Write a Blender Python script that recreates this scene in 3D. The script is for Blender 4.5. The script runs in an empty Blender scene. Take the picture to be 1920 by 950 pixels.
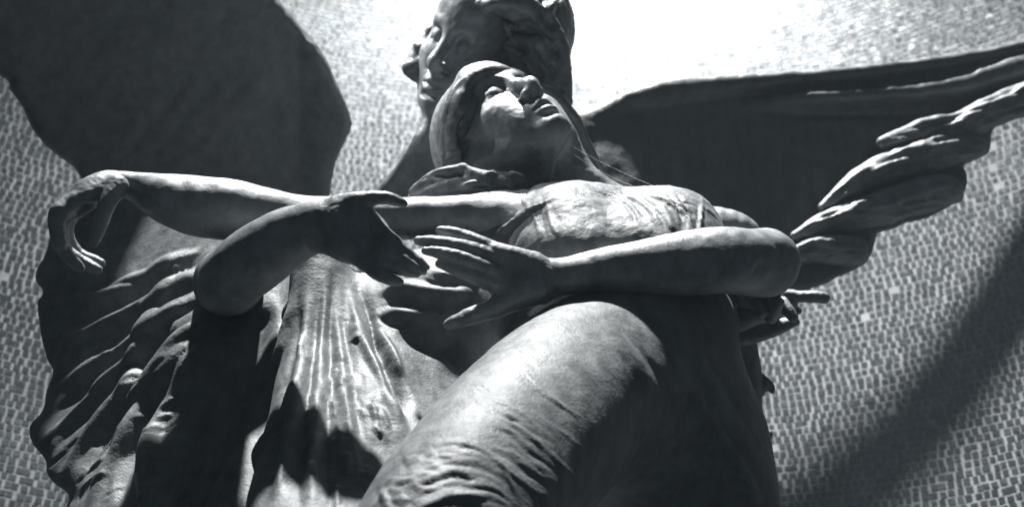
import bpy, math, random
import numpy as np
from mathutils import Vector, Matrix

# ------------------------------------------------------------------ camera, world, sun, exposure
scene = bpy.context.scene
C = scene.collection
PITCH = math.radians(36.0)
FPX = 2400.0                      # focal length in pixels of a 1920 px wide frame
CAM_Z = 1.5
cam_data = bpy.data.cameras.new('camera')
cam_data.sensor_width = 36.0
cam_data.lens = 36.0 * FPX / 1920.0
cam_data.clip_start = 0.05
cam_data.clip_end = 100.0
cam = bpy.data.objects.new('camera', cam_data)
cam.location = (0, 0, CAM_Z)
cam.rotation_euler = (math.pi / 2 + PITCH, 0, 0)
C.objects.link(cam)
scene.camera = cam
cam_data.dof.use_dof = True
cam_data.dof.focus_distance = 1.72
cam_data.dof.aperture_fstop = 4.8

cp, sp = math.cos(PITCH), math.sin(PITCH)
# columns: the camera's right, up and back axes in the world
VIEW = np.array([[1, 0, 0], [0, -sp, -cp], [0, cp, -sp]], dtype=float)
CAMLOC = np.array([0, 0, CAM_Z])
def to_world(p):
    return np.asarray(p) @ VIEW.T + CAMLOC

world = bpy.data.worlds.new('World')
scene.world = world
world.use_nodes = True
bg = world.node_tree.nodes['Background']
bg.inputs[0].default_value = (0.66, 0.88, 1.0, 1)
bg.inputs[1].default_value = 0.045

# the opening above the statue: one lamp, almost straight overhead
LAMP = (-0.45, 0.50, CAM_Z + 8.2)
key_data = bpy.data.lights.new('overhead_light', 'SPOT')
key_data.shadow_soft_size = 0.15
key_data.spot_size = math.radians(34)
key_data.spot_blend = 1.0
key_data.energy = 9800.0
key_data.color = (1.0, 0.99, 0.975)
key = bpy.data.objects.new('overhead_light', key_data)
key.location = LAMP
key.rotation_euler = (Vector((0.10, 2.1, CAM_Z + 2.0)) - Vector(LAMP)).to_track_quat('-Z', 'Y').to_euler()
C.objects.link(key)
# an added lamp above the heads, source unknown, brightens the middle of the niche
wash_data = bpy.data.lights.new('added_wash', 'SPOT')
wash_data.shadow_soft_size = 0.08
wash_data.spot_size = math.radians(62)
wash_data.spot_blend = 1.0
wash_data.energy = 190.0
wash = bpy.data.objects.new('added_wash', wash_data)
wash.location = (0.18, 1.75, CAM_Z + 4.5)
wash.rotation_euler = (Vector((0.16, 2.95, CAM_Z + 2.95)) - Vector(wash.location)).to_track_quat('-Z', 'Y').to_euler()
C.objects.link(wash)
# added fill with no known source, high on the left, on the heads only
side_data = bpy.data.lights.new('head_fill', 'SPOT')
side_data.shadow_soft_size = 0.25
side_data.spot_size = math.radians(11)
side_data.spot_blend = 0.9
side_data.energy = 1600.0
side = bpy.data.objects.new('head_fill', side_data)
side.location = (-1.7, 0.95, CAM_Z + 3.3)
side.rotation_euler = (Vector((-0.19, 1.66, CAM_Z + 1.62)) - Vector(side.location)).to_track_quat('-Z', 'Y').to_euler()
C.objects.link(side)

scene.view_settings.view_transform = 'Standard'
scene.view_settings.look = 'None'
scene.view_settings.exposure = 0.12
scene.view_settings.gamma = 1.0
scene.render.engine = 'CYCLES'
scene.cycles.max_bounces = 6
scene.cycles.use_denoising = True

# ------------------------------------------------------------------ signed distance modelling
def V(px, py, d):
    """a point d metres along the optical axis that is seen at px, py of the 1920 x 950 frame"""
    return np.array([(px - 960.0) / FPX * d, (475.0 - py) / FPX * d, -d])

def unit(v):
    v = np.asarray(v, float)
    return v / np.linalg.norm(v)

def spline(pts, n=6):
    """Catmull-Rom through rows of any width"""
    p = np.asarray(pts, float)
    if len(p) < 3 or n < 2:
        return p
    q = np.vstack([2 * p[0] - p[1], p, 2 * p[-1] - p[-2]])
    out = []
    for i in range(1, len(q) - 2):
        a, b, c, d = q[i - 1], q[i], q[i + 1], q[i + 2]
        for t in np.arange(n) / n:
            out.append(.5 * (2 * b + (c - a) * t + (2 * a - 5 * b + 4 * c - d) * t * t + (3 * b - a - 3 * c + d) * t ** 3))
    out.append(p[-1])
    return np.array(out)

def hash3(i, j, k, seed):
    h = (i * 374761393 + j * 668265263 + k * 2147483647 + seed * 144665) & 0xffffffff
    h = ((h ^ (h >> 13)) * 1274126177) & 0xffffffff
    return ((h ^ (h >> 16)) & 0xffff) / 65535.0 * 2 - 1

def vnoise(p, freq, seed=0):
    """smooth value noise in -1..1 at the rows of p"""
    q = np.asarray(p) * freq
    i = np.floor(q).astype(np.int64)
    t = q - i
    t = t * t * (3 - 2 * t)
    r = 0
    for a in (0, 1):
        for b in (0, 1):
            for c in (0, 1):
                w = (t[:, 0] if a else 1 - t[:, 0]) * (t[:, 1] if b else 1 - t[:, 1]) * (t[:, 2] if c else 1 - t[:, 2])
                r = r + w * hash3(i[:, 0] + a, i[:, 1] + b, i[:, 2] + c, seed)
    return r

class SDF:
    BIG = 0.4
    def __init__(s, lo, hi, h):
        s.h = h
        s.lo = np.asarray(lo, float)
        n = np.ceil((np.asarray(hi, float) - s.lo) / h).astype(int) + 1
        s.ax = [(s.lo[i] + h * np.arange(n[i])).astype(np.float32) for i in range(3)]
        s.f = np.full(n, s.BIG, np.float32)
    @classmethod
    def frame(cls, x0, x1, y0, y1, d0, d1, h):
        """box that holds a pixel window between two depths"""
        c = [V(x, y, d) for x in (x0, x1) for y in (y0, y1) for d in (d0, d1)]
        return cls(np.min(c, 0), np.max(c, 0), h)
    def win(s, lo, hi):
        sl, ar = [], []
        for i in range(3):
            a = max(0, int(math.floor((lo[i] - s.lo[i]) / s.h)))
            b = min(len(s.ax[i]), int(math.ceil((hi[i] - s.lo[i]) / s.h)) + 1)
            if b <= a:
                return None, None
            sl.append(slice(a, b))
            sh = [1, 1, 1]
            sh[i] = b - a
            ar.append(s.ax[i][a:b].reshape(sh))
        return tuple(sl), ar
    def put(s, sl, d, k, mode):
        a = s.f[sl]
        if mode == 'sub':
            d = -d
            h = np.clip(.5 - .5 * (d - a) / k, 0, 1)
            s.f[sl] = d + (a - d) * h + k * h * (1 - h)
        elif mode == 'add':
            h = np.clip(.5 + .5 * (d - a) / k, 0, 1)
            s.f[sl] = d + (a - d) * h - k * h * (1 - h)
    def chain(s, pts, k=.01, mode='add', n=5):
        """pts: rows x y z r in metres; tapered capsules along a smooth curve"""
        q = spline(pts, n)
        m = max(k, .06) + 2 * s.h
        lo = (q[:, :3] - q[:, 3:4]).min(0) - m
        hi = (q[:, :3] + q[:, 3:4]).max(0) + m
        sl, ar = s.win(lo, hi)
        if sl is None:
            return s
        shape = s.f[sl].shape
        best = np.full(shape, s.BIG, np.float32)
        base = [x.start for x in sl]
        for a, b in zip(q[:-1], q[1:]):
            r = max(a[3], b[3]) + m
            sl2, ar2 = s.win(np.maximum(np.minimum(a[:3], b[:3]) - r, lo), np.minimum(np.maximum(a[:3], b[:3]) + r, hi))
            if sl2 is None:
                continue
            loc = tuple(slice(x.start - o, x.stop - o) for x, o in zip(sl2, base))
            ba = (b - a)[:3]
            L2 = float(ba @ ba) + 1e-12
            dx, dy, dz = [ar2[i] - np.float32(a[i]) for i in range(3)]
            t = np.clip((dx * np.float32(ba[0]) + dy * np.float32(ba[1]) + dz * np.float32(ba[2])) / np.float32(L2), 0, 1)
            d = np.sqrt((dx - t * np.float32(ba[0])) ** 2 + (dy - t * np.float32(ba[1])) ** 2 + (dz - t * np.float32(ba[2])) ** 2) - (np.float32(a[3]) + t * np.float32(b[3] - a[3]))
            best[loc] = np.minimum(best[loc], d)
        s.put(sl, best, k, mode)
        return s
    def limb(s, pts, k=.01, mode='add', n=5):
        """pts: px py depth r(px)"""
        rows = [np.append(V(p[0], p[1], p[2]), p[3] * p[2] / FPX) for p in pts]
        return s.chain(rows, k, mode, n)
    def ell(s, c, r, R=None, k=.01, mode='add'):
        R = np.eye(3) if R is None else np.asarray(R)       # rows: the local axes
        r = np.asarray(r, float)
        ext = np.sqrt(((R.T * r) ** 2).sum(1)) + max(k, .06) + 2 * s.h
        sl, ar = s.win(c - ext, c + ext)
        if sl is None:
            return s
        x, y, z = [ar[i] - np.float32(c[i]) for i in range(3)]
        k0 = 0
        k1 = 0
        for i in range(3):
            u = x * np.float32(R[i][0]) + y * np.float32(R[i][1]) + z * np.float32(R[i][2])
            k0 = k0 + (u / np.float32(r[i])) ** 2
            k1 = k1 + (u / np.float32(r[i] ** 2)) ** 2
        k0 = np.sqrt(k0)
        d = k0 * (k0 - 1) / np.maximum(np.sqrt(k1), 1e-6)
        s.put(sl, d, k, mode)
        return s
    def blob(s, px, py, d, rx, ry, rz, k=.02, rot=0, mode='add', tilt=0):
        """ellipsoid at a pixel: rx, ry in px, rz in metres, rot degrees counter-clockwise in view"""
        c, q = math.cos(math.radians(rot)), math.sin(math.radians(rot))
        R = np.array([[c, q, 0], [-q, c, 0], [0, 0, 1]])
        if tilt:
            ct, st = math.cos(math.radians(tilt)), math.sin(math.radians(tilt))
            R = R @ np.array([[1, 0, 0], [0, ct, st], [0, -st, ct]])
        return s.ell(V(px, py, d), (rx * d / FPX, ry * d / FPX, rz), R, k, mode)
    def sample(s, p):
        g = (np.asarray(p) - s.lo) / s.h
        n = np.array(s.f.shape)
        g = np.clip(g, 0, n - 1.001)
        i = g.astype(int)
        t = g - i
        r = 0
        for a in (0, 1):
            for b in (0, 1):
                for c in (0, 1):
                    w = (t[:, 0] if a else 1 - t[:, 0]) * (t[:, 1] if b else 1 - t[:, 1]) * (t[:, 2] if c else 1 - t[:, 2])
                    r = r + w * s.f[i[:, 0] + a, i[:, 1] + b, i[:, 2] + c]
        return r
    def depth_at(s, px, py, default=None):
        """first depth at which the ray through px, py meets the surface"""
        d = np.arange(-s.ax[2][-1], -s.ax[2][0], s.h * .5)
        p = np.stack([(px - 960.0) / FPX * d, (475.0 - py) / FPX * d, -d], 1)
        hi = [a[-1] for a in s.ax]
        ok = ((p >= s.lo) & (p <= hi)).all(1)
        v = np.where(ok, s.sample(p), 1)
        w = np.nonzero(v < 0)[0]
        if len(w) == 0:
            return default
        return float(d[w[0]])
    def freeze(s, x0, x1, y0, y1, st=4.0):
        """keep the depth of the surface as it is now, so that later strokes do not pile up on one another"""
        gx, gy = np.arange(x0, x1 + st, st), np.arange(y0, y1 + st, st)
        PX, PY = [a.ravel() for a in np.meshgrid(gx, gy, indexing='ij')]
        ux, uy = (PX - 960.0) / FPX, (475.0 - PY) / FPX
        out = np.full(len(PX), np.nan)
        left = np.arange(len(PX))
        n = np.array(s.f.shape)
        d = -float(s.ax[2][-1])
        end = -float(s.ax[2][0])
        while d < end and len(left):
            p = np.stack([ux[left] * d, uy[left] * d, np.full(len(left), -d)], 1)
            i = np.rint((p - s.lo) / s.h).astype(int)
            ok = ((i >= 0) & (i < n)).all(1)
            i = np.clip(i, 0, n - 1)
            hit = ok & (s.f[i[:, 0], i[:, 1], i[:, 2]] < 0)
            out[left[hit]] = d
            left = left[~hit]
            d += s.h
        g = np.nonzero(~np.isnan(out))[0]
        for _ in range(2):                         # settle on the surface
            p = np.stack([ux[g] * out[g], uy[g] * out[g], -out[g]], 1)
            out[g] += np.clip(s.sample(p), -2 * s.h, 2 * s.h)
        s.map = (x0, y0, st, out.reshape(len(gx), len(gy)))
        return s
    def depth_map(s, px, py):
        x0, y0, st, m = s.map
        i, j = (px - x0) / st, (py - y0) / st
        a, b = int(math.floor(i)), int(math.floor(j))
        if a < 0 or b < 0 or a >= m.shape[0] - 1 or b >= m.shape[1] - 1:
            return s.depth_at(px, py)
        q = m[a:a + 2, b:b + 2]
        if np.isnan(q).any():
            r = np.nanmin(q) if not np.isnan(q).all() else None
            return r
        t, u = i - a, j - b
        return float((q[0, 0] * (1 - t) + q[1, 0] * t) * (1 - u) + (q[0, 1] * (1 - t) + q[1, 1] * t) * u)
    map = None
    def stroke(s, pts, h=.4, k=None, mode='add', n=6, safe=0, carve=False):
        """pts: px py r(px). A ridge (or a groove) laid along the surface already there; h = how far it stands out, in radii"""
        q = spline(pts, n)
        rows, last = [], None
        ds = [s.depth_map(a, b) if s.map else s.depth_at(a, b) for a, b, _ in q]
        good = [x for x in ds if x is not None]
        if not good or (safe and (len(good) < len(ds) or max(abs(np.diff(good)), default=0) > safe)):
            return s
        for (a, b, r), d in zip(q, ds):
            d = d if d is not None else (last if last is not None else good[0])
            last = d
            rows.append(np.append(V(a, b, d), max(r * d / FPX, .9 * s.h)))
        rows = np.array(rows)
        if len(rows) > 4:                          # even out jumps of depth along the stroke
            z = rows[:, 2].copy()
            for _ in range(2):
                z[1:-1] = (z[:-2] + 2 * z[1:-1] + z[2:]) / 4
            rows[:, :3] *= (z / rows[:, 2])[:, None]
        if carve:
            rows[:, :3] *= (1 - (1 - h) * rows[:, 3] / -rows[:, 2])[:, None]
            return s.chain(rows, k or .01, mode, 1)
        s.brush = s.brush + [(rows, h if mode == 'add' else -h)]
        return s
    brush = []
    def sculpt(s, verts, quads):
        """raise and sink the finished surface along the strokes"""
        nv = normals(verts, quads)
        total = np.zeros(len(verts))
        order = np.argsort(verts[:, 0])
        xs = verts[order, 0]
        for rows, h in s.brush:
            R = 1.75 * rows[:, 3].max()
            lo, hi = rows[:, :3].min(0) - R, rows[:, :3].max(0) + R
            i = order[np.searchsorted(xs, lo[0]):np.searchsorted(xs, hi[0])]
            p = verts[i]
            m = ((p[:, 1:] > lo[1:]) & (p[:, 1:] < hi[1:])).all(1)
            i, p = i[m], p[m]
            if not len(i):
                continue
            best = np.full(len(i), 1e9)
            rad = np.zeros(len(i))
            along = np.zeros(len(i))
            for j, (a, b) in enumerate(zip(rows[:-1], rows[1:])):
                e = (b - a)[:3]
                t = np.clip((p - a[:3]) @ e / (e @ e + 1e-12), 0, 1)
                r = a[3] + t * (b[3] - a[3])
                d = np.linalg.norm(p - a[:3] - t[:, None] * e, axis=1) / (1.75 * r)
                w = d < best
                best[w] = d[w]
                rad[w] = r[w]
                along[w] = (j + t[w]) / (len(rows) - 1)
            end = np.clip(np.minimum(along, 1 - along) / .28, 0, 1)
            prof = np.clip(1 - best ** 2, 0, 1) ** 2 if h > 0 else np.clip(1 - best, 0, 1) ** 1.6
            total[i] += 1.4 * h * rad * prof * end * end * (3 - 2 * end)
        total = .035 * np.tanh(total / .035)
        return verts + nv * total[:, None]
    def slab(s, poly, depth, thick, k=.02, mode='add', soft=40, n=6):
        """closed outline in px, centre depth as a function of px, py and thickness in m; thins to nothing at the rim over soft px"""
        q = spline(np.vstack([poly, poly[:1]]), n)[:-1] if n > 1 else np.asarray(poly, float)
        x0, y0 = q.min(0) - 60
        x1, y1 = q.max(0) + 60
        st = 4.0
        gx, gy = np.arange(x0, x1 + st, st), np.arange(y0, y1 + st, st)
        PX, PY = np.meshgrid(gx, gy, indexing='ij')
        best = np.full(PX.shape, 1e9)
        ins = np.zeros(PX.shape, bool)
        for a, b in zip(q, np.roll(q, -1, 0)):
            e = b - a
            t = np.clip(((PX - a[0]) * e[0] + (PY - a[1]) * e[1]) / (e @ e + 1e-9), 0, 1)
            best = np.minimum(best, (PX - a[0] - t * e[0]) ** 2 + (PY - a[1] - t * e[1]) ** 2)
            if a[1] != b[1]:
                c = (PY < a[1]) != (PY < b[1])
                ins ^= c & (PX < a[0] + (PY - a[1]) / (b[1] - a[1]) * e[0])
        sd = np.sqrt(best)
        sd = np.where(ins, -sd, sd)
        X, Y, Z = [a.reshape([-1 if j == i else 1 for j in range(3)]) for i, a in enumerate(s.ax)]
        D = -Z
        px = 960 + X / D * FPX + 0 * Y
        py = 475 - Y / D * FPX + 0 * X
        i = np.clip((px - x0) / st, 0, len(gx) - 1.001)
        j = np.clip((py - y0) / st, 0, len(gy) - 1.001)
        ii, jj = i.astype(np.int32), j.astype(np.int32)
        ti, tj = i - ii, j - jj
        v = (sd[ii, jj] * (1 - ti) + sd[ii + 1, jj] * ti) * (1 - tj) + (sd[ii, jj + 1] * (1 - ti) + sd[ii + 1, jj + 1] * ti) * tj
        side = v * D / FPX
        rim = np.clip(-v / soft, 0, 1)
        rim = np.sqrt(np.clip(1 - (1 - rim) ** 2, 0, 1))
        t = thick(px, py) if callable(thick) else thick
        d = np.abs(D - depth(px, py)) - t * rim
        m = np.maximum(d, side).astype(np.float32)
        s.put(tuple(slice(None) for _ in range(3)), m, k, mode)
        return s
    def mesh(s):
        """surface nets: vertices in view space and quads"""
        f = s.f.copy()
        for i in range(3):                        # close the surface at the box walls
            sl = [slice(None)] * 3
            for e in (0, -1):
                sl[i] = e
                f[tuple(sl)] = np.maximum(f[tuple(sl)], 1e-3)
        ins = f < 0
        n = np.array(f.shape)
        cnt = np.zeros(n - 1, np.int8)
        off = [(a, b, c) for a in (0, 1) for b in (0, 1) for c in (0, 1)]
        for a, b, c in off:
            cnt += ins[a:n[0] - 1 + a, b:n[1] - 1 + b, c:n[2] - 1 + c]
        act = np.argwhere((cnt > 0) & (cnt < 8))
        idx = np.full(n - 1, -1, np.int32)
        idx[act[:, 0], act[:, 1], act[:, 2]] = np.arange(len(act))
        cv = {o: f[act[:, 0] + o[0], act[:, 1] + o[1], act[:, 2] + o[2]] for o in off}
        acc = np.zeros((len(act), 3))
        num = np.zeros(len(act))
        for o in off:
            for ax in range(3):
                if o[ax]:
                    continue
                o2 = list(o)
                o2[ax] = 1
                a, b = cv[o], cv[tuple(o2)]
                w = (a < 0) != (b < 0)
                t = np.where(w, a / np.where(w, a - b, 1), 0)
                e = np.array(o, float) + np.zeros((len(act), 3))
                e[:, ax] += t
                acc += e * w[:, None]
                num += w
        verts = s.lo + (act + acc / num[:, None]) * s.h
        quads = []
        for ax in range(3):
            sl0 = [slice(None)] * 3
            sl1 = [slice(None)] * 3
            sl0[ax], sl1[ax] = slice(0, -1), slice(1, None)
            A, B = ins[tuple(sl0)], ins[tuple(sl1)]
            e = np.argwhere(A != B)
            u, v = (ax + 1) % 3, (ax + 2) % 3
            e = e[(e[:, u] > 0) & (e[:, v] > 0) & (e[:, u] < n[u] - 1) & (e[:, v] < n[v] - 1)]
            flip = A[e[:, 0], e[:, 1], e[:, 2]]
            c = []
            for du, dv in ((1, 1), (0, 1), (0, 0), (1, 0)):
                w = e.copy()
                w[:, u] -= du
                w[:, v] -= dv
                c.append(idx[w[:, 0], w[:, 1], w[:, 2]])
            q = np.stack(c, 1)
            q[~flip] = q[~flip][:, ::-1]
            quads.append(q)
        q = np.vstack(quads)
        if s.brush:
            verts = s.sculpt(verts, q)
        return verts, q

def normals(verts, quads):
    a, b, c, d = [verts[quads[:, i]] for i in range(4)]
    nq = np.cross(c - a, d - b)
    nv = np.zeros_like(verts)
    for i in range(4):
        for j in range(3):
            nv[:, j] += np.bincount(quads[:, i], nq[:, j], len(verts))
    return nv / (np.linalg.norm(nv, axis=1, keepdims=True) + 1e-12)

def relief(verts, quads, amp, freq, seed=0, stretch=None):
    """push the vertices along their normals by smooth noise (hammered, hand modelled surface)"""
    nv = normals(verts, quads)
    p = verts if stretch is None else verts @ np.asarray(stretch, float).T
    return verts + nv * (amp * vnoise(p, freq, seed))[:, None]

def build(name, pieces, mat, parent):
    """one mesh object from one or more closed view-space surfaces"""
    vs, qs, o = [], [], 0
    for v, q in pieces:
        vs.append(v)
        qs.append(q + o)
        o += len(v)
    v = to_world(np.vstack(vs))
    q = np.vstack(qs)
    base = np.array(parent.location) if parent is not None else np.zeros(3)
    p = parent.parent if parent is not None else None
    while p is not None:
        base = base + np.array(p.location)
        p = p.parent
    me = bpy.data.meshes.new(name)
    me.vertices.add(len(v))
    me.vertices.foreach_set('co', (v - base).astype(np.float32).ravel())
    me.loops.add(q.size)
    me.loops.foreach_set('vertex_index', q.astype(np.int32).ravel())
    me.polygons.add(len(q))
    me.polygons.foreach_set('loop_start', np.arange(0, q.size, 4, dtype=np.int32))
    me.update(calc_edges=True)
    me.polygons.foreach_set('use_smooth', np.ones(len(q), bool))
    me.materials.append(mat)
    ob = bpy.data.objects.new(name, me)
    C.objects.link(ob)
    if parent is not None:
        ob.parent = parent
    return ob

# ------------------------------------------------------------------ materials
def nodes_of(name):
    m = bpy.data.materials.new(name)
    m.use_nodes = True
    nt = m.node_tree
    return m, nt, nt.nodes['Principled BSDF']

def noise(nt, scale, detail=4, rough=.55, vec=None):
    n = nt.nodes.new('ShaderNodeTexNoise')
    n.inputs['Scale'].default_value = scale
    n.inputs['Detail'].default_value = detail
    n.inputs['Roughness'].default_value = rough
    if vec is not None:
        nt.links.new(vec, n.inputs['Vector'])
    return n.outputs['Fac']

def ramp(nt, src, stops):
    r = nt.nodes.new('ShaderNodeValToRGB')
    nt.links.new(src, r.inputs['Fac'])
    e = r.color_ramp.elements
    while len(e) < len(stops):
        e.new(.5)
    for x, (p, c) in zip(e, stops):
        x.position = p
        x.color = (c[0], c[1], c[2], 1) if isinstance(c, tuple) else (c, c, c, 1)
    return r.outputs['Color']

def bump(nt, src, strength, dist, prev=None):
    b = nt.nodes.new('ShaderNodeBump')
    b.inputs['Strength'].default_value = strength
    b.inputs['Distance'].default_value = dist
    nt.links.new(src, b.inputs['Height'])
    if prev is not None:
        nt.links.new(prev, b.inputs['Normal'])
    return b.outputs['Normal']

def bronze(name, lo, hi, rough=.42, metal=.35, grain=.35, fine=.25, spec=.5):
    m, nt, b = nodes_of(name)
    tc = nt.nodes.new('ShaderNodeTexCoord').outputs['Object']
    big = noise(nt, 7, 5, .6, tc)
    mid = noise(nt, 38, 5, .65, tc)
    mix = nt.nodes.new('ShaderNodeMath')
    mix.operation = 'MULTIPLY_ADD'
    nt.links.new(mid, mix.inputs[0])
    mix.inputs[1].default_value = .55
    half = nt.nodes.new('ShaderNodeMath')
    half.operation = 'MULTIPLY'
    nt.links.new(big, half.inputs[0])
    half.inputs[1].default_value = .45
    nt.links.new(half.outputs[0], mix.inputs[2])
    col = ramp(nt, mix.outputs[0], [(.34, tuple(lo * t for t in (.90, 1, 1.06))), (.64, tuple(hi * t for t in (.95, 1, 1.035)))])
    # rain streaks and grime that run down the casting
    mp = nt.nodes.new('ShaderNodeMapping')
    mp.inputs['Scale'].default_value = (42, 42, 3.2)
    nt.links.new(nt.nodes.new('ShaderNodeNewGeometry').outputs['Position'], mp.inputs['Vector'])
    streak = ramp(nt, noise(nt, 1.0, 4, .6, mp.outputs['Vector']), [(.36, .55), (.56, 1.0)])
    mul = nt.nodes.new('ShaderNodeMix')
    mul.data_type = 'RGBA'
    mul.blend_type = 'MULTIPLY'
    mul.inputs[0].default_value = .55
    nt.links.new(col, mul.inputs[6])
    nt.links.new(streak, mul.inputs[7])
    nt.links.new(mul.outputs[2], b.inputs['Base Color'])
    rr = ramp(nt, mid, [(.3, rough - .08), (.7, rough + .12)])
    nt.links.new(rr, b.inputs['Roughness'])
    b.inputs['Metallic'].default_value = metal
    b.inputs['Specular IOR Level'].default_value = spec
    n1 = bump(nt, mid, grain, .004)
    n2 = bump(nt, noise(nt, 260, 3, .6, tc), fine, .0012, n1)
    nt.links.new(n2, b.inputs['Normal'])
    return m

M_SKIN = bronze('bronze_skin', .16, .33, .45, .25, .2, .3, .45)
M_CLOTH = bronze('bronze_cloth', .08, .225, .56, .15, .55, .4, .3)
M_WING = bronze('bronze_wing', .075, .135, .46, .2, .4, .3)
M_HAIR = bronze('bronze_hair', .08, .22, .42, .25, .4, .3)
M_FEATHER = bronze('bronze_feather', .14, .32, .46, .2, .4, .3)

def tag(o, label=None, cat=None, kind=None, group=None):
    for k, v in (('label', label), ('category', cat), ('kind', kind), ('group', group)):
        if v:
            o[k] = v
    return o

# ------------------------------------------------------------------ the mosaic niche behind the statue
random.seed(7)
rng = np.random.default_rng(11)
RHO, WR = 2.95, 2.35                     # distance to the middle of the niche and its radius
AXY = RHO - WR
def mosaic_materials():
    m, nt, b = nodes_of('mosaic_glass')
    at = nt.nodes.new('ShaderNodeAttribute')
    at.attribute_name = 'tone'
    tc = nt.nodes.new('ShaderNodeNewGeometry').outputs['Position']
    col = ramp(nt, at.outputs['Fac'], [(0, (.065, .074, .080)), (.6, (.112, .123, .13)), (.9, (.155, .167, .174)), (1, (.22, .233, .24))])
    nt.links.new(col, b.inputs['Base Color'])
    b.inputs['Metallic'].default_value = .65
    rr = ramp(nt, noise(nt, 90, 3, .6, tc), [(.3, .20), (.7, .33)])
    nt.links.new(rr, b.inputs['Roughness'])
    nt.links.new(bump(nt, noise(nt, 160, 3, .6, tc), .5, .0012), b.inputs['Normal'])
    g, nt, b = nodes_of('mosaic_grout')
    tc = nt.nodes.new('ShaderNodeTexCoord').outputs['Object']
    col = ramp(nt, noise(nt, 12, 6, .65, tc), [(.32, (.13, .142, .149)), (.62, (.29, .306, .315))])
    nt.links.new(col, b.inputs['Base Color'])
    b.inputs['Roughness'].default_value = .6
    nt.links.new(bump(nt, noise(nt, 220, 4, .6, tc), .7, .0015), b.inputs['Normal'])
    return m, g
M_TILE, M_GROUT = mosaic_materials()

def wall_pt(a, z, r=0.0):
    """a = angle from the niche's middle, r = distance in front of the mortar"""
    return np.stack([(WR - r) * np.sin(a), AXY + (WR - r) * np.cos(a), z], -1)

def project(p):
    q = (np.asarray(p) - CAMLOC) @ VIEW
    return 960 + q[..., 0] / -q[..., 2] * FPX, 475 - q[..., 1] / -q[..., 2] * FPX, -q[..., 2]

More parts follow.
